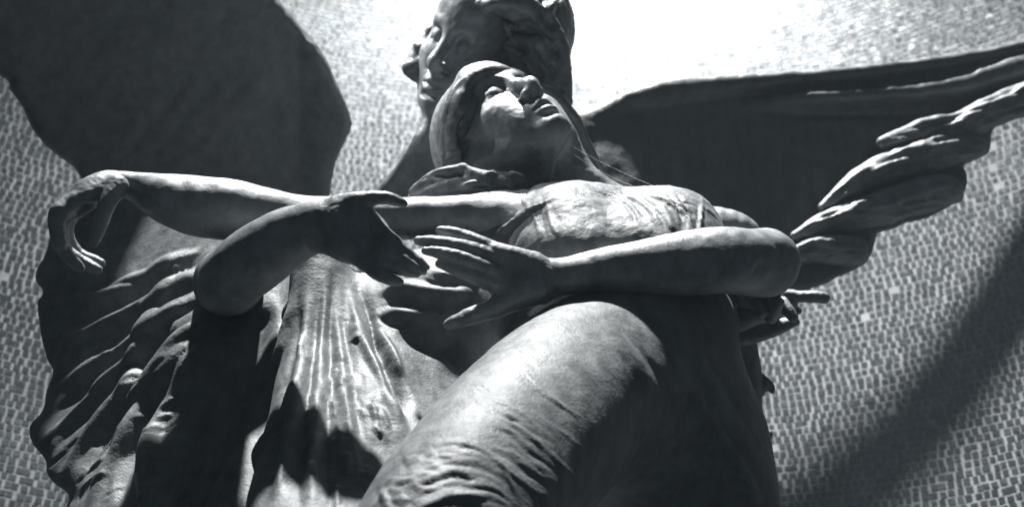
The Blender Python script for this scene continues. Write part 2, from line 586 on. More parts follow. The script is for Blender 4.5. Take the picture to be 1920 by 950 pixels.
def make_wall():
    na, nz = 96, 40
    A, Zs = np.linspace(-1.5, 1.5, na), np.linspace(.3, 7.2, nz)
    aa, zz = np.meshgrid(A, Zs, indexing='ij')
    front = wall_pt(aa, zz).reshape(-1, 3)
    back = wall_pt(aa, zz, -.18).reshape(-1, 3)
    v = np.vstack([front, back])
    n = na * nz
    f = []
    for i in range(na - 1):
        for j in range(nz - 1):
            a, b, c, d = i * nz + j, (i + 1) * nz + j, (i + 1) * nz + j + 1, i * nz + j + 1
            f.append((a, b, c, d))
            f.append((a + n, d + n, c + n, b + n))
    for j in range(nz - 1):
        for i in (0, na - 1):
            a, d = i * nz + j, i * nz + j + 1
            f.append((a, d, d + n, a + n))
    for i in range(na - 1):
        for j in (0, nz - 1):
            a, b = i * nz + j, (i + 1) * nz + j
            f.append((a, b, b + n, a + n))
    me = bpy.data.meshes.new('mosaic_wall')
    me.from_pydata(v.tolist(), [], f)
    me.polygons.foreach_set('use_smooth', np.ones(len(f), bool))
    me.materials.append(M_GROUT)
    o = bpy.data.objects.new('mosaic_wall', me)
    C.objects.link(o)
    tag(o, 'curved niche wall covered in small glossy mosaic tiles with pale mortar joints', 'wall', 'structure')
    # tesserae: corners of each, in (angle, height)
    TH, TW = .0200, .0195
    tiles = []
    z = .70 + CAM_Z
    wob = rng.uniform(-1, 1, (3, 2))
    while z < CAM_Z + 3.95:
        th = TH * rng.uniform(.9, 1.1)
        a = -.92 + rng.uniform(0, TW / WR)
        run = rng.integers(0, 4)
        while a < .92:
            tw = TW * rng.choice([.88, .95, 1.0, 1.0, 1.06, 1.14]) / WR
            tiles.append((a, z, tw, th))
            a += tw
        z += th
    T = np.array(tiles)
    T = T[rng.random(len(T)) > .0025]              # a few have fallen out
    gap = .0029
    T[:, 1] += .004 * np.sin(T[:, 0] * 9 + T[:, 1] * 2) + .003 * np.sin(T[:, 0] * 23 + T[:, 1] * 5)
    n = len(T)
    w = T[:, 2] * WR - gap * rng.uniform(.75, 1.3, n)
    h = T[:, 3] - gap * .95 * rng.uniform(.6, 1.4, n)
    ca, cz = T[:, 0] + T[:, 2] / 2 + rng.normal(0, .0006, n), T[:, 1] + T[:, 3] / 2 + rng.normal(0, .0007, n)
    rotz = rng.normal(0, .018, n)
    tx, tz = rng.normal(0, .017, n), rng.normal(0, .017, n)
    tone = np.clip(.12 + .7 * rng.beta(2.2, 2.8, n) + .22 * vnoise(np.stack([ca * WR, cz, 0 * ca], 1), 3.0, 5) + .12 * vnoise(np.stack([ca * WR, cz, 0 * ca], 1), 11.0, 6), 0, 1)
    cen = wall_pt(ca, cz)
    px, py, dd = project(cen)
    # the unit tessera: a low box with worn, chamfered upper edges
    ux = np.array([-.5, .5, .5, -.5, -.44, .44, .44, -.44])
    uz = np.array([-.5, -.5, .5, .5, -.44, -.44, .44, .44])
    un = np.array([-.0022] * 4 + [.0012] * 4)
    faces = [(4, 5, 6, 7)]
    for i in range(4):
        j = (i + 1) % 4
        faces.append((i, j, j + 4, i + 4))
    # visible ones that show largest become parts of their own
    see = ((px > 1478) & (px < 1915) & (py > 600) & (py < 945) & (px > 1478 + (py - 600) * .05)) | ((px > 4) & (px < 52) & (py > 560) & (py < 945))
    score = np.where(see, w * h / dd ** 2, -1)
    order = np.argsort(-score)
    pick = np.zeros(n, bool)
    pick[order[:300]] = score[order[:300]] > 0
    def add_tone(me, vals):
        at = me.attributes.new('tone', 'FLOAT', 'FACE')
        at.data.foreach_set('value', np.asarray(vals, np.float32))
    variants = []
    for k in range(24):
        me = bpy.data.meshes.new('tile')
        j = rng.normal(0, .025, (4, 2))
        jj = np.vstack([j, j])
        vv = np.stack([(ux + jj[:, 0]), un, (uz + jj[:, 1])], 1)
        me.from_pydata(vv.tolist(), [], [f[::-1] for f in faces])
        add_tone(me, [(k + .5) / 24] * len(faces))
        me.materials.append(M_TILE)
        variants.append(me)
    for i in np.nonzero(pick)[0]:
        k = int(np.clip(tone[i] * 24, 0, 23))
        t = bpy.data.objects.new('tile', variants[k])
        C.objects.link(t)
        t.parent = o
        t.location = cen[i]
        # local +y looks out of the wall
        R = Matrix.Rotation(math.pi - ca[i], 3, 'Z') @ Matrix.Rotation(tx[i], 3, 'X') @ Matrix.Rotation(tz[i], 3, 'Z') @ Matrix.Rotation(rotz[i], 3, 'Y')
        t.rotation_euler = R.to_euler()
        t.scale = (w[i], 1, h[i])
    r = np.nonzero(~pick)[0]
    m = len(r)
    jit = rng.normal(0, .025, (m, 4, 2))
    jit = np.concatenate([jit, jit], 1)
    lx = (ux[None] + jit[:, :, 0]) * w[r, None]
    lz = (uz[None] + jit[:, :, 1]) * h[r, None]
    c_, s_ = np.cos(rotz[r])[:, None], np.sin(rotz[r])[:, None]
    lx, lz = lx * c_ + lz * s_, -lx * s_ + lz * c_
    ln = un[None] + lx * np.tan(tz[r])[:, None] + lz * np.tan(tx[r])[:, None]
    a = ca[r, None]
    # tangent (cos a, -sin a), inward normal (-sin a, -cos a)
    X = cen[r, 0, None] + lx * np.cos(a) - ln * np.sin(a)
    Y = cen[r, 1, None] - lx * np.sin(a) - ln * np.cos(a)
    Zz = cen[r, 2, None] + lz
    v = np.stack([X, Y, Zz], -1).reshape(-1, 3)
    q = (np.array(faces)[None] + 8 * np.arange(m)[:, None, None]).reshape(-1, 4)
    me = bpy.data.meshes.new('far_tiles')
    me.vertices.add(len(v))
    me.vertices.foreach_set('co', v.astype(np.float32).ravel())
    me.loops.add(q.size)
    me.loops.foreach_set('vertex_index', q.astype(np.int32).ravel())
    me.polygons.add(len(q))
    me.polygons.foreach_set('loop_start', np.arange(0, q.size, 4, dtype=np.int32))
    me.update(calc_edges=True)
    me.polygons.foreach_set('use_smooth', np.zeros(len(q), bool))
    add_tone(me, np.repeat(tone[r], len(faces)))
    me.materials.append(M_TILE)
    s = bpy.data.objects.new('mosaic_tiles', me)
    C.objects.link(s)
    s.parent = o
    s['kind'] = 'stuff'
    return o
wall = make_wall()

def wall_hit(px, py):
    """world point of the mortar face seen at px, py"""
    v = VIEW @ np.array([(px - 960.0) / FPX, (475.0 - py) / FPX, -1.0])
    a, b, c = v[0] ** 2 + v[1] ** 2, -2 * v[1] * AXY, AXY ** 2 - WR ** 2
    t = (-b + math.sqrt(b * b - 4 * a * c)) / (2 * a)
    return CAMLOC + v * t

# --- an added bar, out of view, that casts the slanting shadow on the tiles
def shadow_bar():
    lamp = np.array(LAMP)
    w1, w2 = wall_hit(1930, 500), wall_hit(1480, 1000)
    p1, p2 = w1 + (lamp - w1) * .13, w2 + (lamp - w2) * .212
    d = unit(p2 - p1)
    a, b = p1 - d * .25, p2 + d * .5
    side = unit(np.cross(d, [0, 0, 1]))
    up = np.cross(side, d)
    w, h, e = .038, .034, .008
    ring = [(-w, -h + e), (-w + e, -h), (w - e, -h), (w, -h + e), (w, h - e), (w - e, h), (-w + e, h), (-w, h - e)]
    v, f = [], []
    for p in (a, b):
        v += [tuple(p + side * x + up * y) for x, y in ring]
    n = len(ring)
    for i in range(n):
        j = (i + 1) % n
        f.append((i, j, j + n, i + n))
    f += [tuple(range(n))[::-1], tuple(range(n, 2 * n))]
    me = bpy.data.meshes.new('shadow_bar')
    me.from_pydata(v, [], f)
    m, nt, bs = nodes_of('iron')
    tc = nt.nodes.new('ShaderNodeTexCoord').outputs['Object']
    nt.links.new(ramp(nt, noise(nt, 14, 5, .6, tc), [(.3, .03), (.7, .07)]), bs.inputs['Base Color'])
    bs.inputs['Roughness'].default_value = .6
    me.materials.append(m)
    o = bpy.data.objects.new('shadow_bar', me)
    C.objects.link(o)
    tag(o, 'added dark iron bar above the spread wing, out of view, for the slanting shadow', 'tie bar', 'structure')
shadow_bar()

# ------------------------------------------------------------------ the statue
statue = bpy.data.objects.new('angel_statue', None)
statue.location = to_world(V(800, 1500, 1.95))
C.objects.link(statue)
tag(statue, 'dark bronze statue of a winged angel embracing a veiled woman whose head is thrown back', 'statue')

def head(s, c, A, F, sc, wide=1.0, neck=None, ears=True, open_mouth=0):
    """a head in s: c centre, A towards the chin, F out of the face, sc its size"""
    A = unit(A)
    F = unit(np.asarray(F) - A * (np.asarray(F) @ A))
    S = np.cross(A, F)
    R = np.array([S, F, -A])
    P = lambda x, f, u: c + sc * (x * wide * S + f * F - u * A)
    E = lambda x, f, u, r, k, mode='add': s.ell(P(x, f, u), np.array(r) * sc * np.array([wide, 1, 1]), R, k * sc, mode)
    L = lambda pts, k, mode='add', n=5: s.chain([np.append(P(*p[:3]), p[3] * sc) for p in pts], k * sc, mode, n)
    E(0, -.012, .028, (.077, .098, .090), .02)                     # skull
    E(0, .030, .000, (.063, .060, .080), .03)                      # front of the face
    E(0, .028, -.055, (.052, .054, .048), .03)                     # jaw
    for q in (-1, 1):
        L([(q * .060, -.004, -.048, .016), (q * .045, .036, -.082, .014), (q * .016, .070, -.102, .014)], .03)
        E(q * .044, .058, -.030, (.020, .018, .016), .03)          # cheekbone
        E(q * .033, .062, -.058, (.020, .018, .026), .03)          # cheek
    E(0, .078, -.100, (.019, .017, .015), .018)                    # chin
    E(0, .076, .050, (.045, .018, .034), .03)                      # forehead
    for q in (-1, 1):
        L([(q * .050, .062, .016, .008), (q * .034, .083, .022, .008), (q * .012, .088, .015, .007)], .014)
        E(q * .031, .096, .001, (.019, .0145, .0125), .012, 'sub')
        E(q * .031, .0725, -.002, (.0185, .0175, .0150), .005)     # eyeball under its lid
        L([(q * .0155, .0800, -.0060, .0012), (q * .031, .0880, -.0115, .0014), (q * .046, .0780, -.0055, .0012)], .002, 'sub')
    L([(0, .082, .018, .0085), (0, .094, .000, .0080), (0, .103, -.022, .0092), (0, .111, -.037, .0112), (0, .106, -.046, .0090)], .011)
    L([(0, .110, -.047, .0065), (0, .100, -.0535, .0062), (0, .090, -.056, .0065)], .005)
    for q in (-1, 1):
        E(q * .0125, .0985, -.0445, (.0080, .0105, .0075), .006)
        E(q * .0080, .1010, -.0555, (.0028, .0045, .0028), .003, 'sub')
        L([(q * .016, .090, -.048, .004), (q * .025, .080, -.064, .004)], .006, 'sub')
    E(0, .077, -.070, (.028, .019, .018), .014)                    # mouth mound
    L([(-.0235, .0820, -.0745, .0026), (-.012, .0940, -.0700, .0046), (-.004, .0985, -.0675, .0052), (.004, .0985, -.0675, .0052), (.012, .0940, -.0700, .0046), (.0235, .0820, -.0745, .0026)], .004)
    L([(-.0205, .0825, -.0795, .0034), (-.009, .0935, -.0830, .0062), (.009, .0935, -.0830, .0062), (.0205, .0825, -.0795, .0034)], .004)
    L([(-.0250, .0835, -.0755, .0016), (-.010, .0985, -.0755 - open_mouth, .0018 + open_mouth), (.010, .0985, -.0755 - open_mouth, .0018 + open_mouth), (.0250, .0835, -.0755, .0016)], .002, 'sub')
    L([(-.012, .0930, -.0935, .0035), (.012, .0930, -.0935, .0035)], .008, 'sub')
    if ears:
        for q in (-1, 1):
            L([(q * .070, .004, -.030, .005), (q * .073, -.004, -.016, .005), (q * .079, -.014, .006, .005), (q * .080, -.010, .024, .005), (q * .075, .004, .026, .005), (q * .072, .010, .012, .004)], .004)
    return P

def hair_locks(s, strands, seed, r=5, h=.5, jit=2.0, n=6):
    rs = np.random.default_rng(seed)
    for pts in strands:
        s.stroke([(x + rs.normal(0, jit), y + rs.normal(0, jit), r * w) for x, y, w in pts], h, n=n)

# --- the woman's head and neck
WA, WF, WS = np.array([.62, -.53, .585]), np.array([.22, .84, .50]), 1.10
def woman_head():
    s = SDF.frame(800, 1200, 90, 420, 1.80, 2.36, .0026)
    eye = V(924, 182, 2.03)
    A = unit(WA)
    F = unit(WF - A * (WF @ A))
    S = np.cross(A, F)
    c = eye - WS * (.031 * S + .075 * F)
    P = head(s, c, A, F, WS, ears=False)
    jaw = P(0, .01, -.075)
    # neck runs from under the jaw down behind the breast
    a = P(0, -.025, -.045)
    s.chain([np.append(a, .062), np.append(V(1000, 300, 2.08), .062), np.append(V(1035, 370, 2.08), .072), np.append(V(1050, 430, 2.08), .09)], .03)
    s.limb([(1060, 262, 2.06, 10), (1078, 300, 2.05, 15), (1112, 345, 2.04, 24), (1180, 400, 2.04, 40)], .04)
    s.limb([(1035, 268, 1.99, 10), (1030, 310, 1.98, 11), (1020, 350, 1.99, 12)], .03)
    return s
HW = woman_head()

# --- the angel's head and neck
AA, AF, AS = np.array([-.34, -.91, -.25]), np.array([-.46, -.10, .88]), 1.12
def angel_head():
    s = SDF.frame(690, 1110, -60, 440, 2.02, 2.62, .0028)
    eye = V(880, 88, 2.24)
    A = unit(AA)
    F = unit(AF - A * (AF @ A))
    S = np.cross(A, F)
    c = eye - AS * (-.031 * S + .075 * F)
    P = head(s, c, A, F, AS, wide=.80, ears=False)
    s.chain([np.append(P(0, -.02, -.05), .066 * 1.1), np.append(V(860, 290, 2.36), .08), np.append(V(850, 380, 2.4), .11)], .03)
    s.limb([(812, 222, 2.28, 14), (798, 262, 2.28, 22), (775, 310, 2.30, 26), (735, 372, 2.32, 34)], .03)
    return s
HA = angel_head()

# --- hair and veil
def angel_hair():
    s = SDF.frame(730, 1110, -90, 300, 2.02, 2.66, .0030)
    s.blob(978, 68, 2.40, 98, 116, .14, .03, rot=-20)
    s.blob(940, 12, 2.38, 86, 50, .12, .03, rot=0)
    s.blob(1005, 140, 2.32, 64, 86, .10, .03, rot=-8)
    s.limb([(872, 8, 2.27, 16), (905, -2, 2.25, 22), (955, 2, 2.24, 24), (1005, 26, 2.25, 24), (1038, 70, 2.26, 22), (1050, 130, 2.27, 20), (1058, 190, 2.28, 16)], .02)
    # the curls that fall over the far cheek
    # the curls that stand out beyond the far temple
    s.limb([(872, 14, 2.30, 20), (846, 36, 2.31, 22), (824, 60, 2.32, 24), (804, 90, 2.32, 26), (784, 118, 2.32, 24), (774, 130, 2.32, 17), (790, 148, 2.32, 12)], .006)
    s.limb([(846, 30, 2.30, 14), (826, 42, 2.30, 15), (812, 58, 2.30, 13)], .004)
    s.limb([(796, 92, 2.30, 11), (786, 90, 2.30, 9), (781, 84, 2.30, 7)], .004)
    s.limb([(796, 112, 2.29, 11), (778, 122, 2.29, 12), (764, 126, 2.30, 11), (762, 136, 2.30, 7)], .004)
    rs = np.random.default_rng(3)
    for i in range(60):                               # wavy locks swept back from the brow
        t = i / 59
        x0, y0 = 872 + 90 * t + rs.normal(0, 3), 36 - 34 * math.sin(t * 3) + 120 * t * t
        a = 1.15 - 1.6 * t
        pts = []
        for j in range(6):
            u = j / 5
            pts.append((x0 + u * 130 * math.cos(a - u * .9) + 5 * math.sin(u * 9 + i), y0 - u * 110 * math.sin(a - u * .9) + 5 * math.cos(u * 8 + i), rs.uniform(4, 8)))
        s.stroke(pts, rs.uniform(.8, 1.7), k=.004, mode='add' if i % 3 else 'sub')
    for i in range(70):                               # loose curls over the crown and the far side
        x, y = rs.uniform(770, 1050), rs.uniform(-20, 170)
        a, l = rs.uniform(0, 6.3), rs.uniform(10, 22)
        s.stroke([(x, y, 4), (x + l * math.cos(a), y + l * math.sin(a), rs.uniform(5, 9)), (x + 1.6 * l * math.cos(a + .7), y + 1.6 * l * math.sin(a + .7), rs.uniform(4, 7)), (x + 1.7 * l * math.cos(a + 1.3), y + 1.7 * l * math.sin(a + 1.3), 3)], rs.uniform(.5, 1.2), mode='add' if i % 3 else 'sub', safe=.05)
    return s

def woman_veil():
    s = SDF.frame(790, 1190, 80, 400, 1.82, 2.46, .0030)
    s.blob(905, 225, 2.16, 80, 98, .10, .03, rot=-25)
    s.blob(878, 235, 2.10, 48, 80, .075, .03, rot=-8)
    # rim of the hood, over the brow and down the far side of the face
    s.limb([(842, 312, 2.05, 16), (840, 260, 2.04, 15), (845, 210, 2.03, 15), (864, 166, 2.03, 15), (897, 140, 2.04, 14), (930, 134, 2.06, 12), (962, 140, 2.10, 12), (1000, 160, 2.14, 12), (1038, 180, 2.17, 12), (1064, 208, 2.19, 12), (1086, 240, 2.20, 11), (1106, 280, 2.20, 9), (1124, 312, 2.20, 7), (1136, 345, 2.20, 5)], .012)
    s.limb([(856, 290, 2.08, 34), (858, 240, 2.08, 36), (880, 195, 2.09, 40), (915, 168, 2.13, 36), (985, 178, 2.22, 34), (1040, 215, 2.25, 32), (1075, 260, 2.26, 26), (1100, 320, 2.26, 18)], .02)
    # hair drawn back from the temple, down to the collar
    for pts in ([(890, 150, 9), (866, 185, 10), (852, 225, 9), (846, 270, 8), (850, 310, 7)],
                [(905, 160, 8), (882, 195, 9), (872, 225, 8)],
                [(898, 190, 7), (884, 215, 9), (868, 240, 10), (872, 262, 7)],
                [(888, 235, 8), (876, 262, 8), (858, 290, 9), (848, 312, 6)],
                [(896, 285, 6), (878, 300, 7), (860, 310, 6)]):
        s.stroke(pts, 1.7, k=.007)
    for pts in ([(886, 172, 5), (868, 205, 6), (858, 245, 5)], [(892, 222, 6), (880, 246, 7), (866, 274, 6)], [(892, 258, 6), (886, 280, 7), (872, 296, 5)]):
        s.stroke(pts, 1.7, k=.006, mode='sub')
    rs = np.random.default_rng(4)
    for i in range(34):                               # wavy strands from the temple back
        t = rs.uniform(0, 1)
        x0, y0 = 900 - 30 * t, 150 + 70 * t
        s.stroke([(x0 - 48 * u * (1 - .3 * t) + 5 * math.sin(u * 9 + i), y0 + (60 + 60 * t) * u + 4 * math.cos(u * 8 + i), rs.uniform(2.5, 4.5)) for u in np.linspace(0, 1, 6)], rs.uniform(.5, 1.1), mode='add' if i % 2 else 'sub')
    return s

def collar():
    s = SDF.frame(740, 1060, 270, 430, 1.74, 2.25, .0028)
    s.limb([(790, 374, 2.02, 26), (880, 376, 2.01, 36), (970, 384, 2.02, 30)], .02)
    for pts in ([(776, 360, 1.99, 9), (800, 342, 1.97, 13), (838, 326, 1.955, 14), (868, 316, 1.95, 9)],
                [(868, 318, 1.95, 10), (896, 334, 1.945, 17), (936, 340, 1.945, 18), (974, 344, 1.955, 17), (1004, 366, 1.98, 12)],
                [(782, 372, 1.98, 12), (822, 354, 1.955, 15), (862, 340, 1.94, 11), (886, 338, 1.94, 6)],
                [(850, 372, 1.97, 14), (900, 358, 1.94, 16), (950, 352, 1.945, 14), (990, 366, 1.97, 9)],
                [(800, 382, 1.98, 14), (860, 366, 1.95, 15), (900, 374, 1.95, 12), (960, 378, 1.96, 14), (1000, 378, 1.98, 8)],
                [(846, 350, 1.94, 6), (880, 350, 1.93, 9), (905, 344, 1.935, 5)],
                [(925, 322, 1.955, 5), (948, 340, 1.93, 8), (990, 372, 1.94, 9)], [(960, 326, 1.96, 5), (984, 346, 1.945, 7), (1008, 376, 1.96, 7)]):
        s.limb(pts, .006)
    rs = np.random.default_rng(2)
    for i in range(22):
        x, y = rs.uniform(785, 985), rs.uniform(325, 372)
        l = rs.uniform(20, 50)
        s.stroke([(x, y, 2.5), (x + l * .5, y - 3 + rs.normal(0, 4), rs.uniform(3, 5)), (x + l, y + rs.normal(0, 5), 2.5)], rs.uniform(.4, .9), mode='add' if i % 2 else 'sub')
    return s

# --- the woman's trunk and right arm, one skin
def woman_trunk():
    s = SDF.frame(55, 1480, 285, 640, 1.60, 2.40, .0036)
    s.blob(1130, 470, 2.04, 225, 92, .13, .03)
    s.blob(985, 424, 1.97, 120, 54, .09, .03, rot=8)
    s.limb([(1180, 430, 2.1, 60), (1300, 432, 2.08, 52), (1392, 440, 2.07, 34), (1400, 520, 2.09, 34)], .03)
    s.limb([(940, 412, 1.94, 44), (1010, 420, 1.93, 52), (1080, 430, 1.93, 60)], .04)
    # shoulder, upper arm, forearm
    s.limb([(985, 414, 1.97, 48), (900, 408, 1.92, 42), (800, 408, 1.90, 40), (700, 412, 1.885, 41), (600, 414, 1.865, 46), (505, 408, 1.85, 50)], .03)
    s.limb([(505, 408, 1.85, 50), (455, 396, 1.845, 53), (400, 389, 1.84, 53), (340, 375, 1.835, 45), (280, 357, 1.83, 33), (232, 344, 1.825, 24), (212, 343, 1.82, 23)], .012)
    arm_forms(s, [(400, 382, 1.818, 80, 28, .018, -6), (360, 400, 1.815, 70, 22, .014, -14)])
    return s

def woman_hand():
    s = SDF.frame(70, 260, 300, 530, 1.70, 1.92, .0020)
    s.limb([(252, 350, 1.828, 24), (226, 344, 1.825, 22), (200, 346, 1.815, 26), (168, 362, 1.805, 30), (138, 384, 1.80, 27)], .01)
    s.limb([(205, 350, 1.80, 15), (165, 368, 1.785, 15), (132, 388, 1.785, 15)], .012)
    s.limb([(142, 380, 1.785, 21), (118, 394, 1.778, 19), (106, 412, 1.775, 17), (108, 436, 1.775, 15), (113, 458, 1.777, 14.5), (126, 478, 1.78, 12.5), (141, 493, 1.785, 11), (151, 503, 1.79, 8.5)], .004, n=3)
    s.limb([(136, 392, 1.815, 19), (116, 416, 1.825, 16), (116, 446, 1.835, 14), (128, 474, 1.84, 13), (154, 491, 1.845, 12.5), (172, 500, 1.845, 11.5), (183, 505, 1.845, 9)], .003, n=3)
    s.limb([(138, 392, 1.845, 18), (124, 424, 1.865, 15), (130, 456, 1.875, 13), (150, 478, 1.88, 12), (176, 488, 1.88, 11), (189, 493, 1.88, 9)], .003, n=3)
    s.ell(V(112, 398, 1.768), (.012, .012, .010), None, .008)
    s.ell(V(112, 456, 1.766), (.009, .010, .008), None, .006)
    s.limb([(220, 350, 1.80, 22), (206, 370, 1.785, 18), (197, 392, 1.775, 15.5), (188, 418, 1.77, 14.5), (181, 440, 1.77, 12.5), (176, 455, 1.77, 9)], .008)
    s.ell(V(176, 451, 1.7645), (.0068, .0095, .0025), unit_frame((.25, -.95, .2), (0, .2, 1)), .001)   # thumb nail
    s.limb([(160, 388, 1.79, 12), (152, 398, 1.785, 12)], .01, 'sub')
    return s

def unit_frame(down, out):
    d = -unit(down)
    o = unit(np.asarray(out) - d * (np.asarray(out) @ d))
    return np.array([np.cross(d, o), d, o])

def woman_far_hand():
    s = SDF.frame(1370, 1570, 525, 670, 1.86, 2.12, .0022)
    s.limb([(1380, 600, 2.02, 24), (1425, 580, 2.0, 26), (1455, 574, 1.985, 24), (1478, 568, 1.98, 18)], .01)
    s.limb([(1440, 562, 1.99, 12), (1476, 552, 1.975, 11), (1500, 556, 1.965, 10.5), (1530, 556, 1.96, 11.5), (1545, 558, 1.96, 11)], .008)   # pointing finger
    s.limb([(1446, 594, 1.955, 13), (1456, 578, 1.935, 11), (1462, 566, 1.925, 9)], .006)     # curled fingers
    s.limb([(1470, 572, 1.965, 13), (1480, 584, 1.955, 12), (1487, 594, 1.95, 10)], .006)
    s.limb([(1486, 574, 2.0, 8), (1496, 582, 2.0, 8)], .006)
    s.limb([(1392, 566, 1.955, 10), (1418, 572, 1.945, 10), (1428, 586, 1.94, 10)], .006)
    s.limb([(1380, 632, 2.05, 20), (1425, 622, 2.04, 18), (1460, 612, 2.03, 15), (1492, 603, 2.02, 8)], .008)
    return s

# --- the angel's arms
def angel_arm_far():
    s = SDF.frame(800, 1530, 390, 640, 1.52, 2.30, .0030)
    s.limb([(1370, 460, 2.20, 34), (1400, 484, 2.00, 48), (1434, 494, 1.83, 60)], .02)
    s.limb([(1434, 492, 1.83, 63), (1350, 492, 1.80, 59), (1260, 495, 1.775, 50), (1180, 501, 1.755, 43), (1110, 510, 1.74, 38), (1050, 519, 1.725, 35), (1010, 519, 1.72, 38)], .012)
    arm_forms(s, [(1330, 478, 1.785, 96, 34, .022, 4), (1250, 506, 1.762, 120, 26, .016, 2)])
    return s

def arm_forms(s, items):
    for x, y, d, rx, ry, rz, rot in items:
        s.blob(x, y, d, rx, ry, rz, .04, rot)

def angel_hand_far():
    s = SDF.frame(750, 1080, 395, 650, 1.55, 1.80, .0020)
    s.limb([(1075, 515, 1.732, 35), (1035, 519, 1.722, 35), (990, 515, 1.715, 39), (945, 505, 1.71, 38), (920, 498, 1.708, 34)], .01)
    s.limb([(1000, 492, 1.71, 20), (950, 478, 1.70, 19), (905, 464, 1.70, 17)], .012)
    s.limb([(990, 540, 1.70, 24), (950, 530, 1.69, 22), (920, 522, 1.69, 20)], .012)
    s.limb([(930, 474, 1.705, 18), (896, 455, 1.70, 16), (868, 443, 1.70, 13), (845, 436, 1.70, 11.5), (825, 432, 1.702, 8.5)], .004)
    s.limb([(925, 486, 1.695, 19), (885, 470, 1.685, 16.5), (848, 459, 1.68, 14), (812, 453, 1.68, 12), (783, 451, 1.682, 8.5)], .003)
    s.limb([(922, 508, 1.685, 19), (884, 493, 1.672, 16.5), (850, 480, 1.668, 14), (822, 473, 1.668, 11.5), (798, 470, 1.67, 8.5)], .003)
    s.limb([(925, 530, 1.685, 18), (892, 518, 1.672, 15.5), (862, 507, 1.668, 13), (842, 500, 1.668, 11), (824, 494, 1.67, 8.5)], .003)
    s.limb([(1000, 540, 1.70, 32), (955, 562, 1.685, 25), (920, 580, 1.675, 19), (888, 591, 1.67, 17.5), (858, 602, 1.668, 14.5), (842, 608, 1.67, 11)], .012)
    for pts in ([(905, 452, 2), (898, 462, 2)], [(872, 484, 1.6), (868, 496, 1.6)], [(890, 462, 1.6), (886, 474, 1.6)]):
        s.stroke(pts, .5, k=.002, mode='sub')
    return s

def near_limb(s, pts, k):
    s.limb([(x, y, d - .10 if d < 1.9 else d, r) for x, y, d, r in pts], k)

def angel_arm_near():
    s = SDF.frame(345, 700, 340, 640, 1.45, 2.30, .0030)
    near_limb(s, [(470, 520, 2.20, 60), (440, 532, 2.0, 62), (425, 528, 1.80, 62)], .02)
    near_limb(s, [(432, 524, 1.76, 61), (470, 494, 1.745, 60), (515, 463, 1.735, 55), (560, 436, 1.725, 51), (605, 420, 1.715, 47), (640, 416, 1.71, 44)], .012)
    arm_forms(s, [(490, 470, 1.632, 66, 32, .020, 32)])
    return s

def angel_hand_near():
    s = SDF.frame(570, 840, 335, 600, 1.43, 1.72, .0020)
    near_limb(s, [(590, 426, 1.718, 48), (630, 416, 1.71, 46), (668, 424, 1.70, 44), (694, 440, 1.695, 38)], .01)
    near_limb(s, [(620, 440, 1.705, 38), (655, 458, 1.69, 36), (680, 472, 1.685, 28)], .012)
    near_limb(s, [(640, 390, 1.705, 26), (668, 380, 1.695, 21), (694, 373, 1.69, 15), (722, 371, 1.688, 12.5), (745, 377, 1.69, 11), (757, 381, 1.69, 8)], .008)   # thumb
    near_limb(s, [(680, 412, 1.69, 26), (714, 440, 1.68, 20), (742, 461, 1.675, 17), (768, 481, 1.675, 14), (786, 492, 1.675, 11), (800, 501, 1.677, 6.5)], .004)
    near_limb(s, [(690, 446, 1.685, 24), (722, 468, 1.672, 19), (752, 486, 1.668, 15.5), (775, 500, 1.668, 11.5), (794, 509, 1.67, 7)], .003)
    near_limb(s, [(684, 466, 1.68, 22), (708, 484, 1.67, 18), (736, 498, 1.665, 14.5), (760, 508, 1.665, 11), (782, 514, 1.668, 7)], .003)
    near_limb(s, [(672, 478, 1.68, 21), (694, 498, 1.668, 17), (712, 514, 1.66, 14), (732, 523, 1.655, 11.5), (750, 529, 1.655, 8)], .003)
    for pts in ([(744, 448, 1.6), (738, 462, 1.6)], [(776, 476, 1.4), (772, 486, 1.4)], [(742, 482, 1.6), (738, 492, 1.6)], [(690, 366, 1.8), (696, 380, 1.8)]):
        s.stroke(pts, .5, k=.002, mode='sub')
    return s

